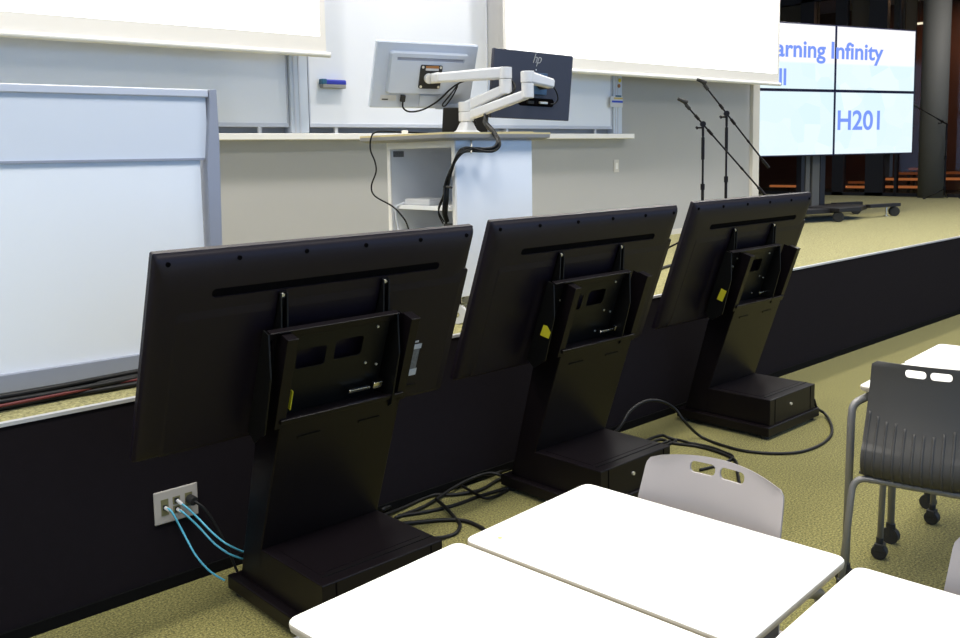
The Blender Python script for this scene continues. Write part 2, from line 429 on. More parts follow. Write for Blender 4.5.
def magnet(label, t, z, m, r=.018):
    b = bmesh.new(); cyl(b, (t, -.090, z), (t, -.082, z), r, 20)
    tag(link('magnet', b, m, loc=WL, rotz=RW, bevel=.002), label, 'magnet')
magnet('yellow round magnet at the top of the right end upright', 6.585, 2.222, 'magnet_y')
magnet('brown round magnet just below the yellow one', 6.575, 2.172, 'magnet_o')
def wall_label(name, label, cat, t0, t1, z0, z1, d, m):
    return tag(link(name, wbox(bmesh.new(), (0, 0), t0, t1, d, d+.003, z0, z1), m, loc=WL, rotz=RW), label, cat)
n_ = wall_label('notice_sticker', 'white notice stuck near the right end of the whiteboards', 'sticker', 6.45, 6.622, 1.975, 2.075, .087, 'white_metal')
link('print', wbox(bmesh.new(), (0, 0), 6.50, 6.62, .0912, .0925, 2.05, 2.065), 'label_gold', n_)
link('print', wbox(bmesh.new(), (0, 0), 6.47, 6.62, .0912, .0925, 2.018, 2.036), 'label_blue', n_)
link('print', wbox(bmesh.new(), (0, 0), 6.52, 6.60, .0912, .0925, 2.070, 2.085), 'teal', n_)
# eraser
e = wthing('whiteboard_eraser', 'blue whiteboard eraser stuck on the middle whiteboard', 'eraser', 3.46, 2.075)
link('felt', B(-.095, .095, -.150, -.108, -.030, -.003), 'felt', e, bevel=.004)
link('grip', prism(bmesh.new(), [(-.15, -.003), (-.108, -.003), (-.108, .026), (-.118, .032), (-.142, .030), (-.150, .02)], 'x', -.098, .098), 'blue', e, bevel=.004)
link('end_piece', B(-.101, -.062, -.152, -.106, -.003, .033), 'teal', e, bevel=.004)
# wall switch
o = wthing('wall_socket', 'small pale socket plate on the grey wall below the ledge end', 'socket', 6.632, 1.434)
link('plate', B(-.035, .035, -.008, 0, -.06, .06), 'wall_trim', o, bevel=.003)
link('switch', B(-.016, .016, -.012, -.008, -.03, .03), 'ledge', o, bevel=.002)

def projection_screen(label, t0, t1, i0, i1, zimg, d=.30):
    c = ((t0+t1)/2, 2.24); o = wthing('projection_screen', label, 'projection screen', c[0], c[1], 'projection screens')
    link('fabric', wbox(bmesh.new(), c, t0, t1, d-.004, d, 2.265, 4.30), 'screen_fabric', o)
    link('picture', wbox(bmesh.new(), c, i0, i1, d, d+.0015, zimg, 4.20), 'screen_light', o)
    b = bmesh.new(); cyl(b, (t0-.03-c[0], -d+.002, 2.253-c[1]), (t1+.03-c[0], -d+.002, 2.253-c[1]), .0185, 16)
    link('bottom_bar', b, 'ledge', o, smooth=False)
    b = bmesh.new(); wbox(b, c, t0-.08, t1+.08, d-.09, d+.06, 4.28, 4.40); link('casing', b, 'white_metal', o, bevel=.01)
projection_screen('lowered projection screen at the upper left, glowing white', -.60, 3.307, -.52, 3.262, 2.371)
projection_screen('lowered projection screen at the upper right, beside the video wall', 4.937, 8.925, 4.966, 8.885, 2.362)

# ------------------------------------------------------------------ white partition on the stage (left)
RP = math.radians(-3.3); PLc = Vector((.205, 3.556, 0))+Matrix.Rotation(RP, 3, 'Z') @ Vector((0.3, 0, SH))
o = thing('partition_panel', 'large white panelled partition with grey frame standing on the stage at left', 'partition', PLc, RP)
X0 = -1.6; X1 = 1.55-.3; zt = 1.842-SH
link('upper_panel', B(X0, X1-.012, -.004, .02, .838, 1.083), 'part_panel', o)
link('lower_panel', B(X0, X1-.045, .004, .02, .07, .832), 'white_panel', o)
b = bmesh.new(); prism(b, [(0, 0), (.022, .0), (.022, .006), (0, .006)], 'x', X0, X1-.03)
link('divider', B(X0, X1-.03, -.010, .0, .830, .839), 'part_frame', o); b.free()
link('top_rail', B(X0, X1-.006, -.020, .035, 1.083, zt-.001), 'part_rail', o, bevel=.004)
link('bottom_rail', B(X0, X1-.03, -.018, .03, .004, .070), 'part_frame', o, bevel=.003)
# tapering end post, wider towards its foot
pb = bmesh.new()
prism(pb, [(X1-.002, zt), (X1+.027, zt), (X1+.029, .9), (X1+.020, .45), (X1+.012, .0), (X1-.034, .0), (X1-.029, .80), (X1-.010, 1.0)], 'y', -.03, .05)
link('end_post', pb, 'part_frame', o, bevel=.003)

for (x0, x1, y0, y1) in ((X0+.1, X0+.16, .03, .30), (X1-.02, X1+.02, .05, .30)): link('foot', B(x0, x1, y0, y1, 0, .02), 'part_frame', o, bevel=.004)

# ------------------------------------------------------------------ lectern cabinet with desk top
lx, ly = 3.175, 3.515
L = thing('lectern_cabinet', 'white rolling lectern cabinet with open shelves and a wide grey desk top', 'lectern', (lx, ly, SH))
def lb(x0, x1, y0, y1, z0, z1, bm=None): return box(bm or bmesh.new(), x0-lx, x1-lx, y0-ly, y1-ly, z0-SH, z1-SH)
link('front_panel', lb(2.915, 3.44, 3.25, 3.272, .868, 1.628), 'white_panel', L, bevel=.002)
link('back_panel', lb(2.915, 3.44, 3.76, 3.782, .868, 1.628), 'white_inner', L, bevel=.002)
link('side_panel', lb(3.418, 3.44, 3.272, 3.76, .868, 1.628), 'white_inner', L)
link('bottom_panel', lb(2.915, 3.418, 3.272, 3.76, .868, .89), 'white_inner', L)
link('shelf', lb(2.935, 3.418, 3.272, 3.76, 1.285, 1.307), 'white_inner', L, bevel=.002)
b = lb(2.905, 2.915, 3.25, 3.275, .868, 1.628); lb(2.905, 2.915, 3.755, 3.782, .868, 1.628, b); lb(2.905, 2.915, 3.275, 3.755, 1.595, 1.628, b)
link('edge_strip', b, 'ledge', L, bevel=.0015)
# desk top: laminate over a chamfered grey underlay
b = bmesh.new()
loft(b, [[(x, y, 1.628-SH) for x, y in rrect(.68, .66, .04, cx=.01, cy=.045)], [(x, y, 1.640-SH) for x, y in rrect(.74, .72, .05, cx=.01, cy=.045)],
         [(x, y, 1.657-SH) for x, y in rrect(.745, .725, .05, cx=.01, cy=.045)]])
link('desk_board', b, 'desk_edge', L)
b = bmesh.new(); loft(b, [[(x, y, z-SH) for x, y in rrect(.745, .725, .05, cx=.01, cy=.045)] for z in (1.657, 1.666)])
link('desk_laminate', b, 'desk_top', L)
link('cabinet_label', lb(2.93, 3.0, 3.7585, 3.7595, 1.555, 1.585), 'label_grey', L)
def caster(parent, x, y, z, r=.045, m='rubber', hub='chrome', ang=0, name='caster', fork='chrome', gap=.028):
    mx = Matrix.Translation((x, y, z)) @ Matrix.Rotation(ang, 4, 'Z')
    b = bmesh.new()
    for s in (-1, 1): cyl(b, (s*gap-.011, 0, r), (s*gap+.011, 0, r), r, 24, mx=mx)
    c = link(name, b, m, parent, bevel=.004)
    b = bmesh.new(); cyl(b, (-gap-.014, 0, r), (gap+.014, 0, r), r*.28, 12, mx=mx)
    cyl(b, (0, .0, r*1.2), (0, .0, r*2.6), r*.26, 12, mx=mx)
    box(b, -gap+.011, gap-.011, -r*.6, r*.5, r*1.0, r*1.9, mx=mx)
    link('fork', b, fork, c, bevel=.002)
    return c
for (x, y) in ((2.97, 3.31), (3.38, 3.31), (2.97, 3.72), (3.38, 3.72)):
    caster(L, x-lx, y-ly, 0, .05, 'white_metal', 'chrome', .5, fork='chrome')

# things in the lectern
tag(link('power_adapter', lb(3.0, 3.14, 3.52, 3.72, 1.307, 1.337).copy() if False else B(-.07, .07, -.10, .10, 0, .032), 'white_metal', loc=(3.02, 3.60, 1.3075), bevel=.006), 'white power adapter lying on the lectern shelf', 'adapter')
tag(link('adapter_cord', T([(2.955, 3.70, 1.32), (2.925, 3.74, 1.29), (2.928, 3.735, 1.20), (2.93, 3.70, 1.12), (2.955, 3.66, 1.065)], .006), 'cable_white', smooth=True), 'white cord hanging from the shelf adapter into the lower compartment', 'cord')
p = thing('power_strip', 'white power strip in the bottom of the lectern cabinet', 'power strip', (3.0, 3.62, .8905))
link('strip_body', B(-.05, .05, -.12, .12, 0, .17), 'white_metal', p, bevel=.008)
link('plug', B(-.03, .03, -.06, -.0, .17, .20), 'white_inner', p, bevel=.004)
p = thing('cable_hub', 'small black box wired with cables in the lectern cabinet', 'hub', (2.99, 3.345, .8905))
link('hub_body', B(-.04, .05, -.05, .05, 0, .33), 'rubber', p, bevel=.004)
link('port', B(-.043, -.04, -.02, .02, .28, .30), 'steel', p)
tag(link('red_cable', T([(2.935, 3.44, 1.08), (2.935, 3.40, 1.13), (2.94, 3.37, 1.10), (2.935, 3.43, 1.03), (2.95, 3.40, .93)], .005), 'cable_red', smooth=True), 'red cable looped low inside the lectern cabinet', 'cable')
# dark drop cable on the left of the desk
tag(link('desk_cable', T([(3.05, 3.62, 1.674), (2.860, 3.683, 1.684), (2.800, 3.729, 1.683), (2.800, 3.773, 1.654), (2.810, 3.794, 1.593), (2.820, 3.772, 1.532), (2.820, 3.766, 1.480), (2.830, 3.822, 1.407), (2.840, 3.808, 1.355), (2.880, 3.717, 1.303), (2.910, 3.674, 1.251), (2.940, 3.668, 1.198), (2.97, 3.66, 1.075)], .0042), 'cable', smooth=True), 'thin black cable dangling from the left end of the desk top', 'cable')
# thick bundle
def bundle(path, offs, r):
    b = bmesh.new()
    for dx, dy, dz in offs:
        tube(b, [Vector(p)+Vector((dx*math.cos(i*.9)+dz*math.sin(i*.9), dy*math.cos(i*.6), dz*math.cos(i*.9)-dx*math.sin(i*.9)))*1.1 for i, p in enumerate(path)], r, seg=8, smooth=8)
    return b
main = [(3.235, 3.47, 1.84), (3.25, 3.40, 1.765), (3.155, 3.299, 1.720), (3.118, 3.204, 1.672), (3.086, 3.135, 1.617), (3.060, 3.140, 1.584), (3.013, 3.160, 1.575), (2.972, 3.200, 1.583), (2.890, 3.181, 1.577), (2.880, 3.214, 1.544), (2.880, 3.251, 1.478), (2.880, 3.279, 1.411), (2.870, 3.281, 1.344), (2.890, 3.313, 1.280), (2.930, 3.353, 1.232)]
B_ = thing('cable_bundle', 'thick black cable bundle looping from the monitor arms into the lectern', 'cable bundle', (3.2, 3.2, 1.6))
ofs = [(0, 0, 0), (.009, .006, .004), (-.006, .009, .006), (.004, -.008, -.006)]
link('cables', bundle([Vector(p)-Vector((3.2, 3.2, 1.6)) for p in main], ofs, .0068), 'cable', B_, smooth=True)
link('cables', bundle([Vector(p)-Vector((3.2, 3.2, 1.6)) for p in [(2.885, 3.265, 1.459), (2.885, 3.319, 1.362), (2.890, 3.361, 1.293), (2.930, 3.368, 1.231)]], ofs[:2], .0035), 'cable', B_, smooth=True)
link('cable_tie', T([Vector(p)-Vector((3.2, 3.2, 1.6)) for p in [(3.008, 3.245, 1.632), (2.978, 3.210, 1.605), (2.951, 3.185, 1.567)]], .004, smooth=0), 'steel', B_)
link('cable_tie', T([Vector(p)-Vector((3.2, 3.2, 1.6)) for p in [(2.875, 3.299, 1.409), (2.865, 3.233, 1.405)]], .006, smooth=0), 'rubber', B_)
# items on the desk
DZ = 1.6665
lp = thing('laptop', 'black laptop standing open on the desk behind the monitor arm', 'laptop', (3.355, 3.67, DZ), math.radians(-24))
link('keyboard_base', B(-.13, .13, .0, .19, 0, .016), 'rubber', lp, bevel=.004)
mx = Matrix.Rotation(math.radians(12), 4, 'X')
link('lid', B(-.13, .13, -.008, 0, .010, .15, mx=mx), 'rubber', lp, bevel=.004)
tag(link('paper_folder', prism(bmesh.new(), [(-.10, -.06), (.12, -.05), (.10, .06), (-.09, .05)], 'z', 0, .006), 'desk_top', loc=(3.36, 3.34, DZ), rotz=-.3), 'yellow paper folder lying on the desk under the monitor arms', 'folder')
tag(link('orange_booklet', prism(bmesh.new(), [(-.05, -.05), (.08, -.04), (.06, .04), (-.06, .05)], 'z', 0, .005), 'magnet_o', loc=(3.42, 3.42, DZ), rotz=-.2), 'orange booklet on the desk below the black monitor', 'booklet')
b = bmesh.new(); cyl(b, (0, 0, 0), (0, 0, .022), .016, 18); tag(link('desk_button', b, 'ledge', loc=(2.90, 3.62, DZ), bevel=.003), 'small round white button on the left end of the desk', 'button')

# ------------------------------------------------------------------ monitors and arms
def beam(bm, p0, p1, w0, h0, w1, h1):
    p0, p1 = Vector(p0), Vector(p1); d = (p1-p0).normalized(); s = d.cross(Vector((0, 0, 1))).normalized(); u = s.cross(d)
    def ring(p, w, h):
        c = min(w, h)*.17
        return [p+s*x+u*y for x, y in ((-w/2+c, -h/2), (w/2-c, -h/2), (w/2, -h/2+c), (w/2, h/2-c), (w/2-c, h/2), (-w/2+c, h/2), (-w/2, h/2-c), (-w/2, -h/2+c))]
    loft(bm, [ring(p0, w0*.8, h0*.8), ring(p0+d*.01, w0, h0), ring(p1-d*.01, w1, h1), ring(p1, w1*.8, h1*.8)]); return bm
AB = Vector((3.215, 3.50, DZ))
A = thing('monitor_mount', 'white two armed monitor mount clamped on the lectern desk', 'monitor arm', AB)
def rel(p): return Vector(p)-AB
b = bmesh.new(); loft(b, [[(x, y, 0) for x, y in rrect(.13, .10, .02)], [(x, y, .008) for x, y in rrect(.13, .10, .02)], [(x, y, .02) for x, y in rrect(.10, .075, .02)], [(x, y, .06) for x, y in rrect(.06, .06, .02)]])
link('base', b, 'white_metal', A)
b = bmesh.new(); cyl(b, (0, 0, .05), (0, 0, .155), .030, 24); link('post', b, 'white_metal', A, bevel=.004)
el = rel((3.306, 3.302, 1.892))
b = bmesh.new(); cyl(b, (0, 0, .115), (0, 0, .165), .04, 24)
beam(b, Vector((0, 0, .14)), el+Vector((0, 0, -.005)), .045, .055, .045, .05); cyl(b, el+Vector((0, 0, -.03)), el+Vector((0, 0, .045)), .032, 24)
link('lower_arm', b, 'white_metal', A, bevel=.003)
w_end = rel((3.093, 3.578, 1.955))
b = bmesh.new(); cyl(b, el+Vector((0, 0, .046)), el+Vector((0, 0, .104)), .034, 24)
beam(b, el+Vector((-.0, .0, .076)), w_end, .05, .062, .045, .05)
link('upper_arm', b, 'white_metal', A, bevel=.003)
el2 = rel((3.330, 3.17, 1.865))
b = bmesh.new(); cyl(b, (0, 0, .066), (0, 0, .113), .04, 24)
beam(b, Vector((0, 0, .09)), el2+Vector((0, 0, -.01)), .042, .05, .042, .048); cyl(b, el2+Vector((0, 0, -.03)), el2+Vector((0, 0, .045)), .031, 24)
link('lower_arm', b, 'white_metal', A, bevel=.003)
b_end = rel((3.495, 3.155, 1.909))
b = bmesh.new(); cyl(b, el2+Vector((0, 0, .046)), el2+Vector((0, 0, .102)), .034, 24)
beam(b, el2+Vector((0, 0, .073)), b_end, .052, .06, .05, .048)
link('upper_arm', b, 'white_metal', A, bevel=.003)
link('arm_cable', T([el+Vector((-.06, .09, .075)), el+Vector((0, .0, .05)), el+Vector((.03, -.03, .02)), el+Vector((-.0, -.03, -.035)), Vector((.02, -.03, .12)), Vector((.03, -.04, .05))], .0065), 'cable', A, smooth=True)

def screen_frame(cx, cy, cz, az, tilt, roll=0):
    return Matrix.Translation((cx, cy, cz)) @ Matrix.Rotation(math.radians(az), 4, 'Z') @ Matrix.Rotation(math.radians(tilt), 4, 'X') @ Matrix.Rotation(math.radians(roll), 4, 'Y')
# white monitor: local x right, z up, back faces -y
def mthing(name, label, cat, mx):
    o = bpy.data.objects.new(name, None); COL.objects.link(o); o.matrix_world = mx; o.empty_display_size = .1
    return tag(o, label, cat)
WM = mthing('white_monitor', 'white flat monitor seen from behind, on the left arm above the lectern', 'monitor', screen_frame(*(3.136, 3.732, 1.978), -14, 20, 0.3))
W, H = .592, .352
def yl(w, h, r, y, cx=0, cz=0): return [(x, y, z) for x, z in rrect(w, h, r, cx=cx, cy=cz)]
b = bmesh.new(); loft(b, [yl(W, H, .008, .022), yl(W, H, .008, .004), yl(W-.012, H-.012, .010, -.004)])
link('shell', b, 'mon_white', WM)
b = bmesh.new(); loft(b, [yl(W-.02, H-.03, .002, .0225), yl(W-.02, H-.03, .002, .0235)]); link('screen', b, 'tv_dark', WM)
b = bmesh.new(); loft(b, [yl(.46, .222, .015, -.003, cx=.008, cz=.018), yl(.445, .210, .012, -.030, cx=.008, cz=.018)])
hs = link('rear_housing', b, 'mon_white', WM)
b = bmesh.new(); box(b, -.185, .205, -.040, -.024, .085, .103); cut(hs, b)
link('vent', B(-.182, .202, -.0255, -.0235, .087, .101), 'part_frame', hs)
b = B(.055, .085, -.0335, -.030, -.02, -.02); b.free()
b = bmesh.new(); loft(b, [yl(.125, .125, .008, -.030, cx=.015, cz=.005), yl(.125, .125, .008, -.038, cx=.015, cz=.005)])
vp = link('mount_plate', b, 'rubber', WM)
b = bmesh.new()
for sx in (-1, 1):
    for sz in (-1, 1): cyl(b, (.015+sx*.052, -.037, .005+sz*.052), (.015+sx*.052, -.041, .005+sz*.052), .007, 12)
link('screw', b, 'steel', vp)
link('warning_label', B(-.02, .055, -.0405, -.038, .052, .064), 'magnet_o', vp)
link('warning_text', B(-.02, .055, -.0403, -.038, .040, .052), 'label_white', vp)
link('rating_label', B(-.245, -.155, -.0052, -.0042, -.135, -.105), 'label_white', WM)
link('rating_print', B(-.235, -.20, -.0060, -.0053, -.131, -.125), 'stand', WM)
link('port_cover', B(-.02, .08, -.016, -.004, -.165, -.10), 'mon_white', WM, bevel=.004)
link('cable_clip', B(.085, .28, -.008, -.004, -.178, -.150), 'mon_white', WM, bevel=.002)
link('plug', B(-.135, -.110, -.030, -.012, -.135, -.100), 'rubber', WM, bevel=.003)
wp = WM.matrix_world
c0 = [wp @ Vector(v) for v in ((-.122, -.025, -.13), (-.118, -.03, -.165), (-.08, -.035, -.185), (-.01, -.045, -.17), (.07, -.05, -.12), (.13, -.055, -.055), (.18, -.07, -.01), (.28, -.1, .04))]
tag(link('monitor_cable', T(c0, .0048), 'cable', smooth=True), 'black cable looping under the back of the white monitor', 'cable')
c1 = [wp @ Vector(v) for v in ((.17, -.066, -.02), (.13, -.062, -.085), (.095, -.062, -.135), (.115, -.062, -.14), (.15, -.065, -.08), (.165, -.07, -.03))]
tag(link('monitor_cable', T(c1, .004), 'cable', smooth=True), 'short black cable loop hanging right of the white monitor mount plate', 'cable')
# arm head of the white monitor
b = bmesh.new(); hp = [rel(wp @ Vector(v)) for v in ((.005, -.052, .0), (.06, -.062, .012))]
beam(b, hp[0], hp[1], .05, .052, .05, .055); beam(b, hp[1], w_end, .042, .05, .05, .052)
cyl(b, rel(wp @ Vector((-.0, -.038, .0))), rel(wp @ Vector((-.0, -.06, .0))), .026, 20)
link('head', b, 'white_metal', A, bevel=.003)

BM = mthing('black_monitor', 'dark navy flat monitor seen from behind, on the right arm above the lectern', 'monitor', screen_frame(*(3.592, 3.381, 1.919), -4.5, 5, 1.4))
W, H = .566, .355
b = bmesh.new(); loft(b, [yl(W, H, .004, .018), yl(W, H, .004, .0), yl(W-.006, H-.006, .004, -.004)]); link('shell', b, 'mon_black', BM)
b = bmesh.new(); loft(b, [yl(W-.02, H-.03, .002, .0185), yl(W-.02, H-.03, .002, .0195)]); link('screen', b, 'tv_dark', BM)
text_obj('logo', 'hp', .075, 'logo', Matrix.Translation((-.018, -.0045, .120)) @ Matrix.Rotation(PI/2, 4, 'X') @ Matrix.Scale(.88, 4, (1, 0, 0)), BM, offset=-.001, shear=.35, spacing=.9)
b = bmesh.new(); cyl(b, (.012, -.0035, .085), (.012, -.006, .085), .004, 12); link('indicator', b, 'steel', BM)
b = bmesh.new(); loft(b, [yl(.26, .045, .02, -.0035, cx=.03, cz=-.085), yl(.255, .04, .018, -.006, cx=.03, cz=-.085)]); link('port_bay', b, 'tv_dark', BM)
link('mount_plate', B(-.03, .085, -.022, -.004, -.045, .07), 'blue_plate', BM, bevel=.003)
link('plug', B(.045, .10, -.020, -.005, -.092, -.080), 'steel', BM, bevel=.002)
link('plug', B(-.045, .0, -.020, -.005, -.095, -.080), 'rubber', BM, bevel=.002)
wp2 = BM.matrix_world
tag(link('monitor_cable', T([wp2 @ Vector(v) for v in ((.10, -.03, .02), (.145, -.03, -.02), (.165, -.028, -.06), (.15, -.022, -.085), (.12, -.018, -.09))], .004), 'cable', smooth=True), 'black cable curling behind the black monitor at its port', 'cable')
b = bmesh.new(); beam(b, b_end, rel(wp2 @ Vector((.03, -.035, .0))), .03, .035, .03, .035); cyl(b, rel(wp2 @ Vector((.03, -.022, .01))), rel(wp2 @ Vector((.03, -.05, .01))), .022, 16)
link('head', b, 'rubber', A)

# ------------------------------------------------------------------ microphone stands
def mic_stand(label, base, ztop, clip, back, zb=SH, flip=1, legrot=.3, scale=1.0):
    x, y = base
    o = thing('microphone_stand', label, 'microphone stand', (x, y, zb), 0, 'microphone stands on the stage')
    def R_(p): return Vector(p)-Vector((x, y, zb))
    h = ztop-zb
    for k in range(3):
        a = legrot+k*2*PI/3
        lg = link('leg', T([(0, 0, .16), (math.cos(a)*.30, math.sin(a)*.30, .012)], .008, smooth=0), 'stand', o, smooth=True)
        b = bmesh.new(); cyl(b, (math.cos(a)*.285, math.sin(a)*.285, .018), (math.cos(a)*.32, math.sin(a)*.32, .010), .012, 10); link('rubber_foot', b, 'rubber', lg)
    b = bmesh.new(); cyl(b, (0, 0, .06), (0, 0, h*.55), .0125, 14); cyl(b, (0, 0, .14), (0, 0, .20), .02, 14); cyl(b, (0, 0, h*.52), (0, 0, h*.57), .018, 14)
    link('lower_tube', b, 'stand', o)
    b = bmesh.new(); cyl(b, (0, 0, h*.55), (0, 0, h), .009, 14); cyl(b, (0, 0, h*.78), (0, 0, h*.97), .014, 14); link('upper_tube', b, 'stand', o)
    c = Vector((0, 0, h)); cl, bk = R_(clip), R_(back); d = (cl-bk).normalized()
    lat = Vector((1, -1, 0)).normalized(); k = -(bk.dot(lat))/d.dot(lat); q = bk+d*k      # point of the boom above the pole
    b = bmesh.new(); cyl(b, c-Vector((0, 0, .02)), q, .011, 12); s_ = d.cross(lat).normalized()
    cyl(b, q-s_*.012-lat*.0, q+s_*.012, .024, 16); cyl(b, q+Vector((-.03, .03, -.03)), q+Vector((.0, 0, -.03)), .008, 10); cyl(b, q+Vector((-.04, .04, -.035)), q+Vector((-.03, .03, -.025)), .014, 10)
    link('clutch', b, 'stand', o)
    b = bmesh.new(); cyl(b, bk+d*.06, cl, .0075, 12); cyl(b, q+d*.05, q+d*.10, .013, 12); cyl(b, q-d*.12, q-d*.06, .013, 12); cyl(b, bk+d*.28, bk+d*.31, .010, 12)
    link('boom', b, 'stand', o)
    b = bmesh.new(); cyl(b, bk, bk+d*.09, .013, 14); link('counterweight', b, 'stand', o, bevel=.003)
    b = bmesh.new(); cyl(b, cl-d*.03, cl+d*.02, .015, 12); cyl(b, cl+d*.02, cl+d*.05, .010, 12); e_ = cl+d*.055
    cyl(b, e_-lat*.045+Vector((0, 0, .025)), e_+lat*.035-Vector((0, 0, .010)), .013, 16, r2=.021)
    link('microphone_clip', b, 'rubber', o)
mic_stand('black microphone boom stand on the left, shorter and nearer', (6.652, 4.313), 1.70, (6.576, 4.416, 1.931), (6.995, 3.932, 1.180))
mic_stand('black microphone boom stand on the right, reaching higher', (7.079, 4.354), 1.79, (6.969, 4.493, 2.112), (7.317, 4.079, 1.399))
mic_stand('black microphone stand far back beside the round column', (15.42, 5.56), 1.93, (15.163, 5.921, 2.193), (15.567, 5.656, 1.942), legrot=2.3)

# ------------------------------------------------------------------ video wall on its trolley
RV = math.radians(-15.6)
V = thing('video_wall', 'bright two by two video wall on a black wheeled trolley', 'video wall', (12.02, 4.724, SH), RV)
def vb(bm, x0, x1, y0, y1, z0, z1): return box(bm, x0, x1, y0, y1, z0-SH, z1-SH)
for (a, c) in ((-1.413, -.013), (-2.822, -1.421)):
    for (z0, z1) in ((1.479, 2.238), (2.244, 3.008)):
        p = link('display_panel', vb(bmesh.new(), a, c, .0, .09, z0, z1), 'vw_rim', V, bevel=.004)
        link('display_screen', vb(bmesh.new(), a+.014, c-.016, -.002, 0, z0+.014, z1-.014), 'vw_screen', p)
mr_ = M['vw_screen'].node_tree.nodes['Map Range']
mr_.inputs[1].default_value = 2.575-SH; mr_.inputs[2].default_value = 2.545-SH
def vt(s, x, z, width, size): text_obj('screen_text', s, size, 'vw_text', Matrix.Translation((x, -.0035, z-SH)) @ Matrix.Rotation(PI/2, 4, 'X'), V, offset=.006, width=width)
vt('Learning', -2.675, 2.622, 1.087, .272); vt('Infinity', -1.494, 2.622, .893, .272)
vt('Hall', -2.675, 2.300, .462, .262)
vt('H201', -1.364, 1.785, .731, .324)
for (x0, x1, m_) in ((-1.735, -1.667, 'column'), (-1.625, -1.505, 'column'), (-1.494, -1.41, 'mullion'), (-1.81, -1.755, 'mullion')):
    link('post', vb(bmesh.new(), x0, x1, .12, .20, .86, 2.7), m_, V, bevel=.004)
for z in (1.79, 2.63): link('cross_brace', vb(bmesh.new(), -2.4, -.4, .09, .13, z, z+.08), 'mullion', V)
b = bmesh.new(); prism(b, [(-2.40, -.42), (-1.42, -.42), (-1.05, -.20), (-1.05, .30), (-2.40, .30)], 'z', .100, .150)
link('base_plate', b, 'mullion', V, bevel=.004)
def bar(x0, x1, y0, y1): link('outrigger', B(x0, x1, y0, y1, .118, .158), 'mullion', V, bevel=.004)
bar(-1.12, -.585, -.30, -.22); bar(-1.93, -1.80, -.55, .75); bar(-1.1, -.62, .22, .30)
for (x, y) in ((-.654, -.26), (-1.867, -.48), (-1.867, .66), (-.70, .26)): caster(V, x, y, 0, .058, 'rubber', ang=.9, fork='rubber')
b = bmesh.new(); cyl(b, (-.79, -.26, .0), (-.79, -.26, .014), .032, 16); cyl(b, (-.79, -.26, .01), (-.79, -.26, .13), .010, 12)
link('levelling_foot', b, 'chrome', V)
b = bmesh.new(); vb(b, -.40, -.345, .02, .09, 1.19, 1.482); link('hanging_bracket', b, 'mullion', V)

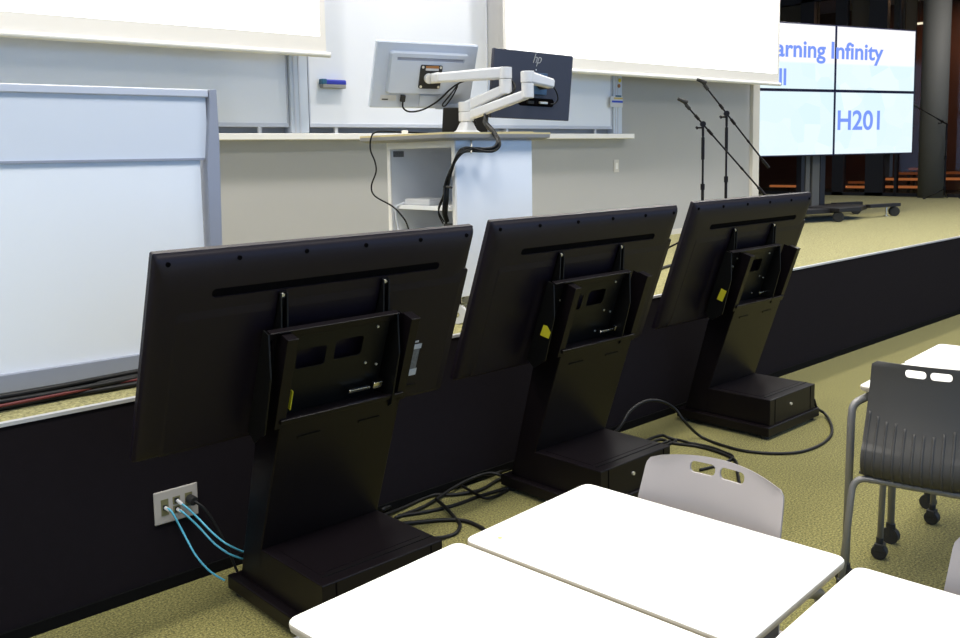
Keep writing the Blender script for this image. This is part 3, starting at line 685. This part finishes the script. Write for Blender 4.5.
# ------------------------------------------------------------------ televisions on pedestal stands
def make_tv(name, y0, cx, ty, tz, tcx, tilt, label, W=1.244, H=.710, mdx=0.0):
    """y0: front of plinth; ty,tz: top edge; all relative to the room"""
    R0 = Vector((cx, y0, 0))
    o = thing(name, label, 'television', R0, 0, 'televisions on stands below the stage')
    # plinth with feet, cabinet on it
    link('base_plate', B(-.285, .285, 0, .58, .022, .072), 'stand', o, bevel=.004)
    for x in (-.25, .25):
        for y in (.04, .54): link('foot', cyl(bmesh.new(), (x, y, 0), (x, y, .022), .022, 12), 'rubber', o)
    cab = link('equipment_cabinet', B(-.25, .25, .012, .40, .072, .215), 'stand', o, bevel=.003)
    b = B(-.215, .245, .06, .068, .215, .2175)
    link('lid_seam', b, 'stand_bracket', cab)
    b = B(.195, .20, .0105, .012, .078, .21); box(b, -.195, -.20, .0105, .012, .078, .21)
    link('door_seam', b, 'tv_dark', cab)
    link('lid_panel', B(-.21, .215, .09, .36, .215, .2166), 'stand', cab)
    b = bmesh.new(); cyl(b, (-.03, .012, .155), (-.03, .004, .155), .008, 14); link('lock', b, 'steel', cab)
    # leaning column (parallelogram in side view)
    cw = .25
    cl = bmesh.new(); prism(cl, [(.39, .072), (.39, .215), (.222, .705), (.34, .705), (.40, .60), (.545, .072)], 'x', -cw, cw)
    c = link('column', cl, 'stand', o, bevel=.004)
    u = Vector((0, -.168, .49)).normalized(); n = Vector((0, -u.z, u.y))      # up along the face, out of the face
    F = Matrix(((1, 0, 0, 0), (0, n.y, u.y, .222), (0, n.z, u.z, .705), (0, 0, 0, 1)))   # local: x, out, up from column top
    link('column_lip', B(-cw-.004, cw+.004, -.004, .008, -.012, .004, mx=F), 'stand', c, bevel=.002)
    for x in (-.13, .12): link('cable_slot', B(x-.045, x+.045, .0, .0035, -.085, -.077, mx=F), 'stand_bracket', c)
    # uprights, channels with turned faces
    for s in (-1, 1):
        b = bmesh.new()
        box(b, s*cw-.018, s*cw+.018, -.004, .0, -.03, .295, mx=F)
        box(b, s*cw-.020, s*cw-.016, -.085, .0, -.03, .295, mx=F)
        box(b, s*cw-.020, s*cw+.020, -.055, .001, .293, .299, mx=F)
        link('upright', b, 'stand', o, bevel=.001)
    # display
    tv_o = Vector((tcx-cx, ty-y0, tz))
    v = Vector((0, -math.sin(tilt), math.cos(tilt))); nn = Vector((0, -v.z, v.y)); tv_o = tv_o+nn*.018
    D = Matrix(((1, 0, 0, tv_o.x), (0, nn.y, v.y, tv_o.y), (0, nn.z, v.z, tv_o.z), (0, 0, 0, 1)))   # local: x right, y out of the back, z up; origin top centre
    dsp = bpy.data.objects.new('display', None)
    b = bmesh.new()
    def L_(w, h, r, y, top=0, bot=0, cx=0): return [D @ Vector((x, y, z)) for x, z in rrect(w, h-top-bot, r, n=4, cx=cx, cy=-H/2+(bot-top)/2)]
    loft(b, [L_(W, H, .006, -.032), L_(W, H, .006, -.014), L_(W-.003, H, .006, -.013, .002, .002), L_(W-.008, H, .010, -.004, .007, .006), L_(W-.015, H, .014, .003, .015, .012), L_(W-.03, H, .02, .009, .028, .02), L_(W-.05, H, .03, .0135, .048, .03), L_(W-.09, H, .03, .0165, .075, .05), L_(W-.15, H, .03, .018, .110, .08)])
    disp = link('display', b, 'tv', o)
    for p in disp.data.polygons: p.use_smooth = True
    # long recessed vent
    cb = bmesh.new(); prism(cb, [(x, z) for x, z in rrect(.90, .030, .0145, n=6, cx=0.012, cy=-.134)], 'y', .0135, .05, mx=D)
    cut(disp, cb)
    disp.data.set_sharp_from_angle(angle=math.radians(35))
    b = bmesh.new(); prism(b, rrect(.896, .026, .0125, n=6, cx=.012, cy=-.134), 'y', .0128, .0145, mx=D); link('vent', b, 'tv_dark', disp)
    for x in (-.582, -.355, -.117, .117, .355, W/2-.046): link('screw_cap', cyl(bmesh.new(), (x, .000, -.027), (x, .0115, -.027), .0075, 14, mx=D), 'tv_dark', disp)
    b = bmesh.new(); prism(b, [(-W/2+.008, -.008), (W/2-.008, -.008), (W/2-.008, -H+.012), (-W/2+.008, -H+.012)], 'y', -.0335, -.032, mx=D)
    link('screen', b, 'tv_dark', disp)
    # thicker electronics housing in the lower half
    b = bmesh.new(); loft(b, [L_(W-.07, H, .012, .004, .160, .016, .031), L_(W-.072, H, .012, .0155, .162, .018, .031), L_(W-.12, H, .012, .0205, .215, .03, .022)])
    link('rear_housing', b, 'tv', disp)
    link('port_strip', B(.36, .47, .019, .024, -.640, -.632, mx=D), 'stand_bracket', disp)
    lab = bmesh.new(); box(lab, .385, .452, .020, .0225, -.560, -.475, mx=D)
    link('rating_label', lab, 'label_grey', disp)
    lab = bmesh.new(); box(lab, .412, .458, .020, .0228, -.475, -.455, mx=D); box(lab, .385, .458, .020, .0228, -.590, -.562, mx=D); box(lab, .395, .44, .020, .0226, -.447, -.440, mx=D)
    link('label_band', lab, 'label_white', disp)
    D0 = D; D = D @ Matrix.Translation((mdx, 0, 0))
    # mounting frame: two rails, cross bars, inner plate
    for x in (-.192, .216):
        b = bmesh.new(); box(b, x-.014, x+.014, .020, .026, -.66, -.155, mx=D)
        for e in (-.014, .009): prism(b, [(.020, -.158), (.032, -.158), (.066, -.272), (.052, -.66), (.020, -.66)], 'x', x+e, x+e+.005, mx=D)
        r = link('mounting_rail', b, 'stand_bracket', o)
        b = bmesh.new(); cyl(b, (x-.004, .024, -.163), (x-.004, .033, -.163), .006, 12, mx=D); link('bolt', b, 'steel', r)
    b = bmesh.new(); box(b, -.260, .255, .066, .070, -.300, -.262, mx=D); box(b, -.260, .255, .066, .092, -.268, -.262, mx=D)
    link('cross_bar', b, 'stand', o, bevel=.0015)
    pb = bmesh.new(); box(pb, -.225, .235, .066, .0695, -.60, -.300, mx=D)
    pl = link('mounting_plate', pb, 'stand_bracket', o)
    cb = bmesh.new(); prism(cb, rrect(.115, .075, .012, cx=-.075, cy=-.39), 'y', .05, .09, mx=D); prism(cb, rrect(.115, .075, .012, cx=.075, cy=-.38), 'y', .05, .09, mx=D)
    cut(pl, cb)
    b = bmesh.new()
    for (x, z) in ((-.155, -.315), (.185, -.315), (-.175, -.36), (.16, -.455), (-.21, -.42), (.21, -.47), (-.2, -.50), (.14, -.56)): cyl(b, (x, .069, z), (x, .074, z), .0045, 10, mx=D)
    link('bolt', b, 'steel', pl)
    # side cheeks of the tilt bracket
    for s, x in ((-1, -.262), (1, .252)):
        b = bmesh.new()
        prism(b, [(.052, -.268), (.085, -.268), (.135, -.40), (.150, -.60), (.10, -.66), (.052, -.64)], 'x', x-.003, x+.003, mx=D)
        q = link('tilt_cheek', b, 'stand_bracket', o)
    b = bmesh.new(); box(b, -.25, .25, -.20, -.19, -.02, .05, mx=F); link('rear_cover', b, 'stand_bracket', o)
    b = bmesh.new(); box(b, .04, .13, -.045, -.035, .02, .032, mx=F); box(b, .14, .18, -.045, -.03, .02, .045, mx=F); link('latch', b, 'chrome', o, bevel=.002)
    return o, D0, F
def yellow_tag(o, D, pts, y):
    b = bmesh.new(); prism(b, pts, 'x', y-.0015, y, mx=D); link('yellow_tag', b, 'yellow', o)['label'] = 'yellow warning tag'
tv1, D1, F1 = make_tv('television_on_stand', 2.315, 1.735, 2.488, 1.294, 1.684, .344, 'nearest large black television on a stand, beside the wall sockets')
tv2, D2, F2 = make_tv('television_on_stand', 2.355, 3.155, 2.530, 1.299, 3.060, .349, 'middle of the three large black televisions on stands', 1.244, .716)
tv3, D3, F3 = make_tv('television_on_stand', 2.415, 4.655, 2.600, 1.299, 4.535, .338, 'farthest large black television on a stand, in front of the video wall', 1.220, .720)
b = bmesh.new(); box(b, -.228, -.222, -.07, -.02, .02, .075, mx=F1); box(b, -.222, -.2195, -.012, .0008, .035, .105, mx=F1); link('yellow_tag', b, 'yellow', tv1)['label'] = 'narrow yellow warning tag on the left upright'
yellow_tag(tv2, D2, [(.092, -.455), (.112, -.450), (.139, -.468), (.137, -.498), (.088, -.506)], -.2652)
yellow_tag(tv3, D3, [(.098, -.470), (.132, -.470), (.127, -.535), (.092, -.535)], -.2652)

# ------------------------------------------------------------------ wall plate with network cables
Pp = thing('outlet_plate', 'cream wall plate with network jacks on the stage front', 'socket plate', (1.358, SY, .308))
link('plate', B(-.084, .084, -.008, 0, -.061, .061), 'plate', Pp, bevel=.004)
for (x, z0, z1) in ((-.045, -.030, .03), (.0, .002, .030), (.0, -.032, -.004), (.047, -.018, .032)):
    j = link('jack', B(x-.014, x+.014, -.0095, -.008, z0, z1), 'jack', Pp); link('jack_hole', B(x-.008, x+.008, -.011, -.0095, (z0+z1)/2-.009, (z0+z1)/2+.009), 'rubber', j)
def netcable(label, pts):
    o = thing('network_cable', label, 'cable', pts[0], 0, 'blue network cables'); p0 = Vector(pts[0])
    link('cord', T([Vector(p)-p0 for p in pts], .0036, seg=8), 'cable_blue', o, smooth=True)
    d = (Vector(pts[1])-p0).normalized(); b = bmesh.new(); cyl(b, (0, 0, 0), d*.025, .0065, 8); link('plug', b, 'label_white', o)
yj = SY-.012
netcable('blue network cable hanging lowest, from the left jack to the floor', [(1.313, yj, .308), (1.322, 3.045, 0.299), (1.348, 3.020, 0.224), (1.366, 2.970, 0.152), (1.393, 2.935, 0.100), (1.416, 2.915, 0.073), (1.441, 2.898, 0.052)])
netcable('blue network cable from the lower middle jack, middle of three', [(1.358, yj, .290), (1.367, 3.045, 0.282), (1.410, 3.020, 0.224), (1.436, 2.960, 0.174), (1.459, 2.900, 0.148), (1.500, 2.894, 0.119), (1.520, 2.898, 0.107)])
netcable('blue network cable from the upper middle jack, topmost of three', [(1.358, yj, .324), (1.380, 3.045, 0.298), (1.412, 3.020, 0.254), (1.434, 2.960, 0.212), (1.453, 2.900, 0.186), (1.505, 2.893, 0.145), (1.525, 2.898, 0.132)])
o = thing('power_plug', 'black plug pushed into the right socket of the wall plate', 'plug', (1.405, yj, .318))
b = bmesh.new(); cyl(b, (0, 0, 0), (.004, -.035, -.003), .017, 14); link('plug_body', b, 'rubber', o, bevel=.003)
link('cord', T([(.004, -.03, -.003), (.03, -.05, -.03), (.06, -.07, -.09), (.09, -.10, -.18), (.11, -.12, -.26), (.12, -.14, -.304)], .005), 'cable', o, smooth=True)

# ------------------------------------------------------------------ cables on the floor
def floor_cable(label, pts, r=.008, cat='cable', name='floor_cable'):
    return tag(link(name, T(pts, r, seg=10), 'cable', smooth=True), label, cat, 'black cables on the floor')
z = .008
floor_cable('black cable arching up behind the middle television then along the floor', [(3.45, 2.90, .05), (3.567, 2.800, 0.158), (3.674, 2.800, 0.235), (3.809, 2.800, 0.260), (3.922, 2.780, 0.239), (4.012, 2.760, 0.184), (4.037, 2.720, 0.121), (4.160, 2.701, 0.015), (4.127, 2.557, 0.008), (4.124, 2.408, 0.008), (4.194, 2.280, 0.008), (4.304, 2.202, 0.008), (4.481, 2.183, 0.008), (4.684, 2.221, 0.008), (4.876, 2.314, 0.008), (5.003, 2.411, 0.020), (4.957, 2.437, 0.060), (4.90, 2.43, .125)])
floor_cable('black cable leaving the middle cabinet and passing behind the grey chair', [(3.42, 2.62, .03), (3.938, 2.835, 0.008), (3.976, 2.734, 0.008), (4.014, 2.636, 0.008), (4.020, 2.537, 0.008), (3.994, 2.428, 0.008), (3.942, 2.351, 0.008), (3.785, 2.246, 0.008), (3.517, 2.065, 0.008)])
floor_cable('second black cable doubled beside the one behind the grey chair', [(3.42, 2.66, .03), (3.986, 2.785, 0.008), (4.039, 2.683, 0.008), (4.055, 2.571, 0.008), (4.035, 2.476, 0.008), (3.998, 2.402, 0.008), (3.868, 2.384, 0.008), (3.718, 2.412, 0.008)], .007)
floor_cable('short black cable loop at the back corner of the middle stand', [(3.42, 2.80, .03), (3.964, 2.854, 0.020), (4.005, 2.799, 0.020), (4.010, 2.752, 0.010), (3.936, 2.751, 0.008), (3.45, 2.70, .02)], .008)
L1 = [
 ('black cable lying closest along the foot of the stage between two stands', [(2.274, 3.066, 0.030), (2.403, 3.103, 0.020), (2.569, 3.092, 0.010), (2.761, 3.098, 0.010), (2.909, 3.082, 0.010), (3.101, 3.089, 0.010)], .009),
 ('black cable second from the stage foot between two stands', [(2.249, 3.032, 0.020), (2.398, 3.061, 0.010), (2.572, 3.081, 0.010), (2.655, 3.015, 0.010), (2.774, 2.975, 0.010), (2.925, 3.009, 0.010), (3.078, 3.011, 0.010)], .008),
 ('black cable curving in an arch near the middle stand', [(2.290, 2.995, 0.010), (2.468, 3.007, 0.010), (2.658, 3.054, 0.020), (2.787, 3.070, 0.030), (2.911, 3.070, 0.030), (2.960, 3.031, 0.020), (2.963, 2.933, 0.010)], .008),
 ('black cable crossing the others diagonally on the floor', [(2.532, 3.006, 0.025), (2.495, 2.895, 0.025), (2.473, 2.813, 0.010), (2.442, 2.746, 0.008), (2.375, 2.697, 0.008), (2.317, 2.699, 0.008), (2.229, 2.689, 0.030)], .008),
 ('black cable swinging out from the nearest stand under the table edge', [(2.245, 2.916, 0.020), (2.339, 2.886, 0.010), (2.432, 2.830, 0.008), (2.485, 2.762, 0.008), (2.487, 2.671, 0.008), (2.462, 2.556, 0.008), (2.479, 2.431, 0.008)], .009),
 ('black cable running straight across the carpet between the stands', [(2.313, 3.003, 0.010), (2.450, 2.951, 0.008), (2.574, 2.925, 0.008), (2.726, 2.924, 0.008), (2.865, 2.902, 0.010), (2.923, 2.861, 0.020)], .008),
 ('thin black cable sagging between the crossing cables', [(2.732, 3.052, 0.020), (2.716, 2.960, 0.020), (2.704, 2.868, 0.020), (2.774, 2.869, 0.010), (2.866, 2.883, 0.010)], .007)]
for lab, pts, r in L1: floor_cable(lab, pts, r)
# cable bundle on the stage beside the partition
Q = thing('stage_cable_bundle', 'flat bundle of dark cables on the stage in front of the partition', 'cable bundle', (1.0, 3.28, SH))
for k, (dy, dz, m_) in enumerate(((0, .012, 'cable'), (.03, .014, 'cable'), (-.028, .012, 'cable'), (.012, .032, 'cable'), (-.014, .030, 'cable'), (.002, .046, 'cable'), (-.035, .025, 'cable_red'))):
    pts = [(x, dy+.012*math.sin(x*7+k), dz) for x in [-1.6, -1.2, -.8, -.5, -.25, 0, .2, .4, .6, .9, 1.2]]
    link('cord', T(pts, .011 if m_ == 'cable' else .006, seg=8), m_, Q, smooth=True)
# thin lead crossing the stage between the middle and farthest televisions
tag(link('stage_lead', T([(4.941, 3.683, 0.735), (5.176, 3.731, 0.735), (5.441, 3.809, 0.735), (5.767, 3.842, 0.735), (5.901, 3.672, 0.735)], .012), 'cable', smooth=True), 'black lead crossing the stage carpet behind the middle television', 'cable')

# ------------------------------------------------------------------ tables
RT = math.radians(4)
def make_table(cx, cy, label, rot=RT, w=.455, l=.655):
    o = thing('school_desk', label, 'table', (cx, cy, 0), rot, 'cream school desks')
    b = bmesh.new(); loft(b, [[(x, y, .700) for x, y in rrect(w-.02, l-.02, .02)], [(x, y, .704) for x, y in rrect(w-.004, l-.004, .022)], [(x, y, .714) for x, y in rrect(w, l, .024)], [(x, y, .7185) for x, y in rrect(w-.002, l-.002, .023)]])
    link('edge_band', b, 'table_edge', o)
    b = bmesh.new(); loft(b, [[(x, y, .7185) for x, y in rrect(w-.002, l-.002, .023)], [(x, y, .7205) for x, y in rrect(w-.006, l-.006, .021)]])
    link('tabletop', b, 'table', o)
    for s in (-1, 1):
        y = l/2+.012 if s > 0 else -l/2+.03; yi = s*(l/2-.035); a = w/2+.022; a2 = w/2-.050
        fp = fillet([(-a-.02, y, .035), (-a, y, .60), (-a+.01, y, .655), (-a+.075, yi, .686), (a2-.075, yi, .686), (a2-.01, y, .655), (a2, y, .60), (a2+.015, y, .035)], .05, 6)
        q = link('leg_frame', T(fp, .0135, seg=12, smooth=0), 'tube', o, smooth=True)
        for sx in (-1, 1):
            b = bmesh.new(); aa = a2+.015 if sx > 0 else -a-.02; cyl(b, (aa-.014, y, .032), (aa+.014, y, .032), .032, 20); cyl(b, (aa, y, .03), (aa, y, .08), .017, 12); link('foot', b, 'rubber', q)
    b = bmesh.new(); box(b, -w/2+.05, -w/2+.07, -l/2+.05, l/2-.05, .665, .698); box(b, w/2-.07, w/2-.05, -l/2+.05, l/2-.05, .665, .698)
    link('apron_bar', b, 'tube', o)
    return o
T1_ = make_table(1.517, 1.106, 'cream school desk in front of the light grey chair, touching two others')
T2_ = make_table(1.049, 1.075, 'nearest cream school desk, at the bottom centre of the picture')
T3_ = make_table(1.541, .427, 'cream school desk at the bottom right corner')
T4_ = make_table(3.377, 1.079, 'cream school desk directly behind the dark grey chair')
T5_ = make_table(3.838, 1.113, 'farthest cream school desk, beyond the one behind the dark chair')
for tt, x, y in ((T1_, -.17, .27), (T4_, -.05, .2)):
    b = bmesh.new(); cyl(b, (x, y, .7205), (x, y, .7209), .0055, 10); link('stain', b, 'label_gold', tt)

# ------------------------------------------------------------------ chairs (back top at x=0, facing +x)
PROF = [(0, .832), (-.003, .78), (-.012, .72), (-.026, .66), (-.046, .60), (-.068, .55), (-.080, .51), (-.078, .48), (-.062, .455), (-.035, .442)]
PROF_SMOOTH = [(0, .832), (.018, .77), (.036, .71), (.052, .65), (.062, .60), (.066, .55), (.064, .51), (.066, .475), (.085, .452), (.12, .441)]
def make_chair(label, x, y, rot, m_, cr=.036, ar=.012):
    o = thing('school_chair', label, 'chair', (x, y, 0), rot, 'plastic school chairs')
    ribbed = m_ == 'chair_dark'; Pz = catmull([(a, 0, b) for a, b in (PROF if ribbed else PROF_SMOOTH)], 5)
    tot = 0; cum = [0]
    for a, b in zip(Pz, Pz[1:]): tot += (b-a).length; cum.append(tot)
    NU = 37
    def half(s):
        r = cr; h = (.189-.010*max(0, 1-s/.25)) if ribbed else (.174+.016*min(1, s/.25))
        if s < r: h -= r-math.sqrt(max(0, r*r-(r-s)**2))
        return h
    bm = bmesh.new(); F_, K_ = [], []
    for i, p in enumerate(Pz):
        hw = half(cum[i]); rf, rk = [], []
        j0 = Pz[min(i+1, len(Pz)-1)]-Pz[max(i-1, 0)]; tn = j0.normalized(); nrm = Vector((-tn.z, 0, tn.x)) * 1.0   # toward the sitter or the back
        if nrm.x > 0: nrm = -nrm
        for k in range(NU):
            t = -1+2*k/(NU-1); yy = t*hw
            arch = -ar*t*t*max(0, 1-cum[i]/.12)
            wrap = .030*t*t*(1 if cum[i] < .3 else .6)
            rib = 0
            base = Vector((p.x+wrap, yy, p.z+arch))
            rf.append(bm.verts.new(base)); rk.append(bm.verts.new(base+nrm*.006))
        F_.append(rf); K_.append(rk)
    n = len(Pz)
    for i in range(n-1):
        for k in range(NU-1):
            bm.faces.new((F_[i][k], F_[i][k+1], F_[i+1][k+1], F_[i+1][k])); bm.faces.new((K_[i][k], K_[i+1][k], K_[i+1][k+1], K_[i][k+1]))
        bm.faces.new((F_[i][0], F_[i+1][0], K_[i+1][0], K_[i][0])); bm.faces.new((F_[i][-1], K_[i][-1], K_[i+1][-1], F_[i+1][-1]))
    for k in range(NU-1):
        bm.faces.new((F_[0][k], K_[0][k], K_[0][k+1], F_[0][k+1])); bm.faces.new((F_[-1][k], F_[-1][k+1], K_[-1][k+1], K_[-1][k]))
    bk = link('backrest', bm, m_, o, smooth=True)
    cb = bmesh.new()
    for s in (-1, 1): prism(cb, rrect(.064, .026, .011, cx=s*.038, cy=.8035), 'x', -.06, .06)
    cut(bk, cb)
    for p in bk.data.polygons: p.use_smooth = True
    try: bk.data.set_sharp_from_angle(angle=math.radians(50))
    except Exception: pass
    if ribbed:   # raised ribs down the outside of the back
        for k in range(13):
            t = -.93+1.86*k/12; zt_ = .685-.055*(1-abs(t))**.6*1.3
            pts = []
            for i, p in enumerate(Pz):
                if p.z > zt_: continue
                hw = half(cum[i]); tn = (Pz[min(i+1, n-1)]-Pz[max(i-1, 0)]).normalized(); nr = Vector((-tn.z, 0, tn.x))
                if nr.x > 0: nr = -nr
                pts.append(Vector((p.x+.030*t*t*(1 if cum[i] < .3 else .6), t*hw, p.z))+nr*.005)
            link('rib', tube(bmesh.new(), pts, .0048, seg=8, smooth=0), m_, bk, smooth=True)
    # seat
    sb = bmesh.new(); G, Hh = [], []
    sp = [(-.036, .443), (0, .436), (.08, .432), (.18, .434), (.28, .440), (.34, .438), (.37, .425)]
    for i, (a, c) in enumerate(sp):
        hw = .198 if i < 5 else .198-.03*(i-4)
        rf = [sb.verts.new((a, -hw+2*hw*k/12, c+.010*(abs(-1+k/6)**3))) for k in range(13)]; rk = [sb.verts.new((a, -hw+2*hw*k/12, c-.008+.010*(abs(-1+k/6)**3))) for k in range(13)]
        G.append(rf); Hh.append(rk)
    for i in range(len(sp)-1):
        for k in range(12):
            sb.faces.new((G[i][k], G[i][k+1], G[i+1][k+1], G[i+1][k])); sb.faces.new((Hh[i][k], Hh[i+1][k], Hh[i+1][k+1], Hh[i][k+1]))
        sb.faces.new((G[i][0], G[i+1][0], Hh[i+1][0], Hh[i][0])); sb.faces.new((G[i][-1], Hh[i][-1], Hh[i+1][-1], G[i+1][-1]))
    for k in range(12):
        sb.faces.new((G[0][k], Hh[0][k], Hh[0][k+1], G[0][k+1])); sb.faces.new((G[-1][k], G[-1][k+1], Hh[-1][k+1], Hh[-1][k]))
    link('seat', sb, m_, o, smooth=True)
    # steel frame: rear hoop across, front legs, side rails
    link('underseat_pan', prism(bmesh.new(), [(-.045, .425), (.0, .405), (.25, .405), (.30, .425)], 'y', -.14, .14), 'chair_dark', o, bevel=.006)
    hoop = fillet([(-.10, .235, .05), (-.035, .215, .43), (-.035, -.215, .43), (-.10, -.235, .05)], .05, 6)
    link('rear_leg_hoop', T(hoop, .0115, seg=12, smooth=0), 'tube', o, smooth=True)
    b = bmesh.new()
    for s in (-1, 1): tube(b, [(-.035, s*.16, .425), (.33, s*.16, .42)], .009, smooth=0)
    link('seat_rail', b, 'tube', o, smooth=True)
    for s in (-1, 1):
        link('front_leg', T(fillet([(.28, s*.16, .42), (.325, s*.185, .41), (.335, s*.195, .05)], .03, 5), .0115, seg=12, smooth=0), 'tube', o, smooth=True)
    for (cx_, cy_) in ((-.10, .235), (-.10, -.235), (.335, .195), (.335, -.195)):
        b = bmesh.new(); cyl(b, (cx_-.019, cy_, .028), (cx_+.019, cy_, .028), .028, 20); box(b, cx_-.021, cx_+.021, cy_-.018, cy_+.016, .030, .062)
        cyl(b, (cx_, cy_, .055), (cx_, cy_, .085), .0135, 12)
        link('caster', b, 'rubber', o, bevel=.004)
    return o
C1 = make_chair('light grey plastic chair tucked behind the central desk', 1.825, 1.132, PI+math.radians(3), 'chair')
C2 = make_chair('dark grey ribbed plastic chair seen from behind, at the right edge', 3.090, 1.142, math.radians(12), 'chair_dark', .016, .003)
C3 = make_chair('light grey plastic chair cut off at the bottom right, behind the corner desk', 1.86, .44, PI+RT, 'chair')
C4 = make_chair('light grey plastic chair beyond the farthest desk, barely in view at the right edge', 4.20, 1.22, PI+RT, 'chair')
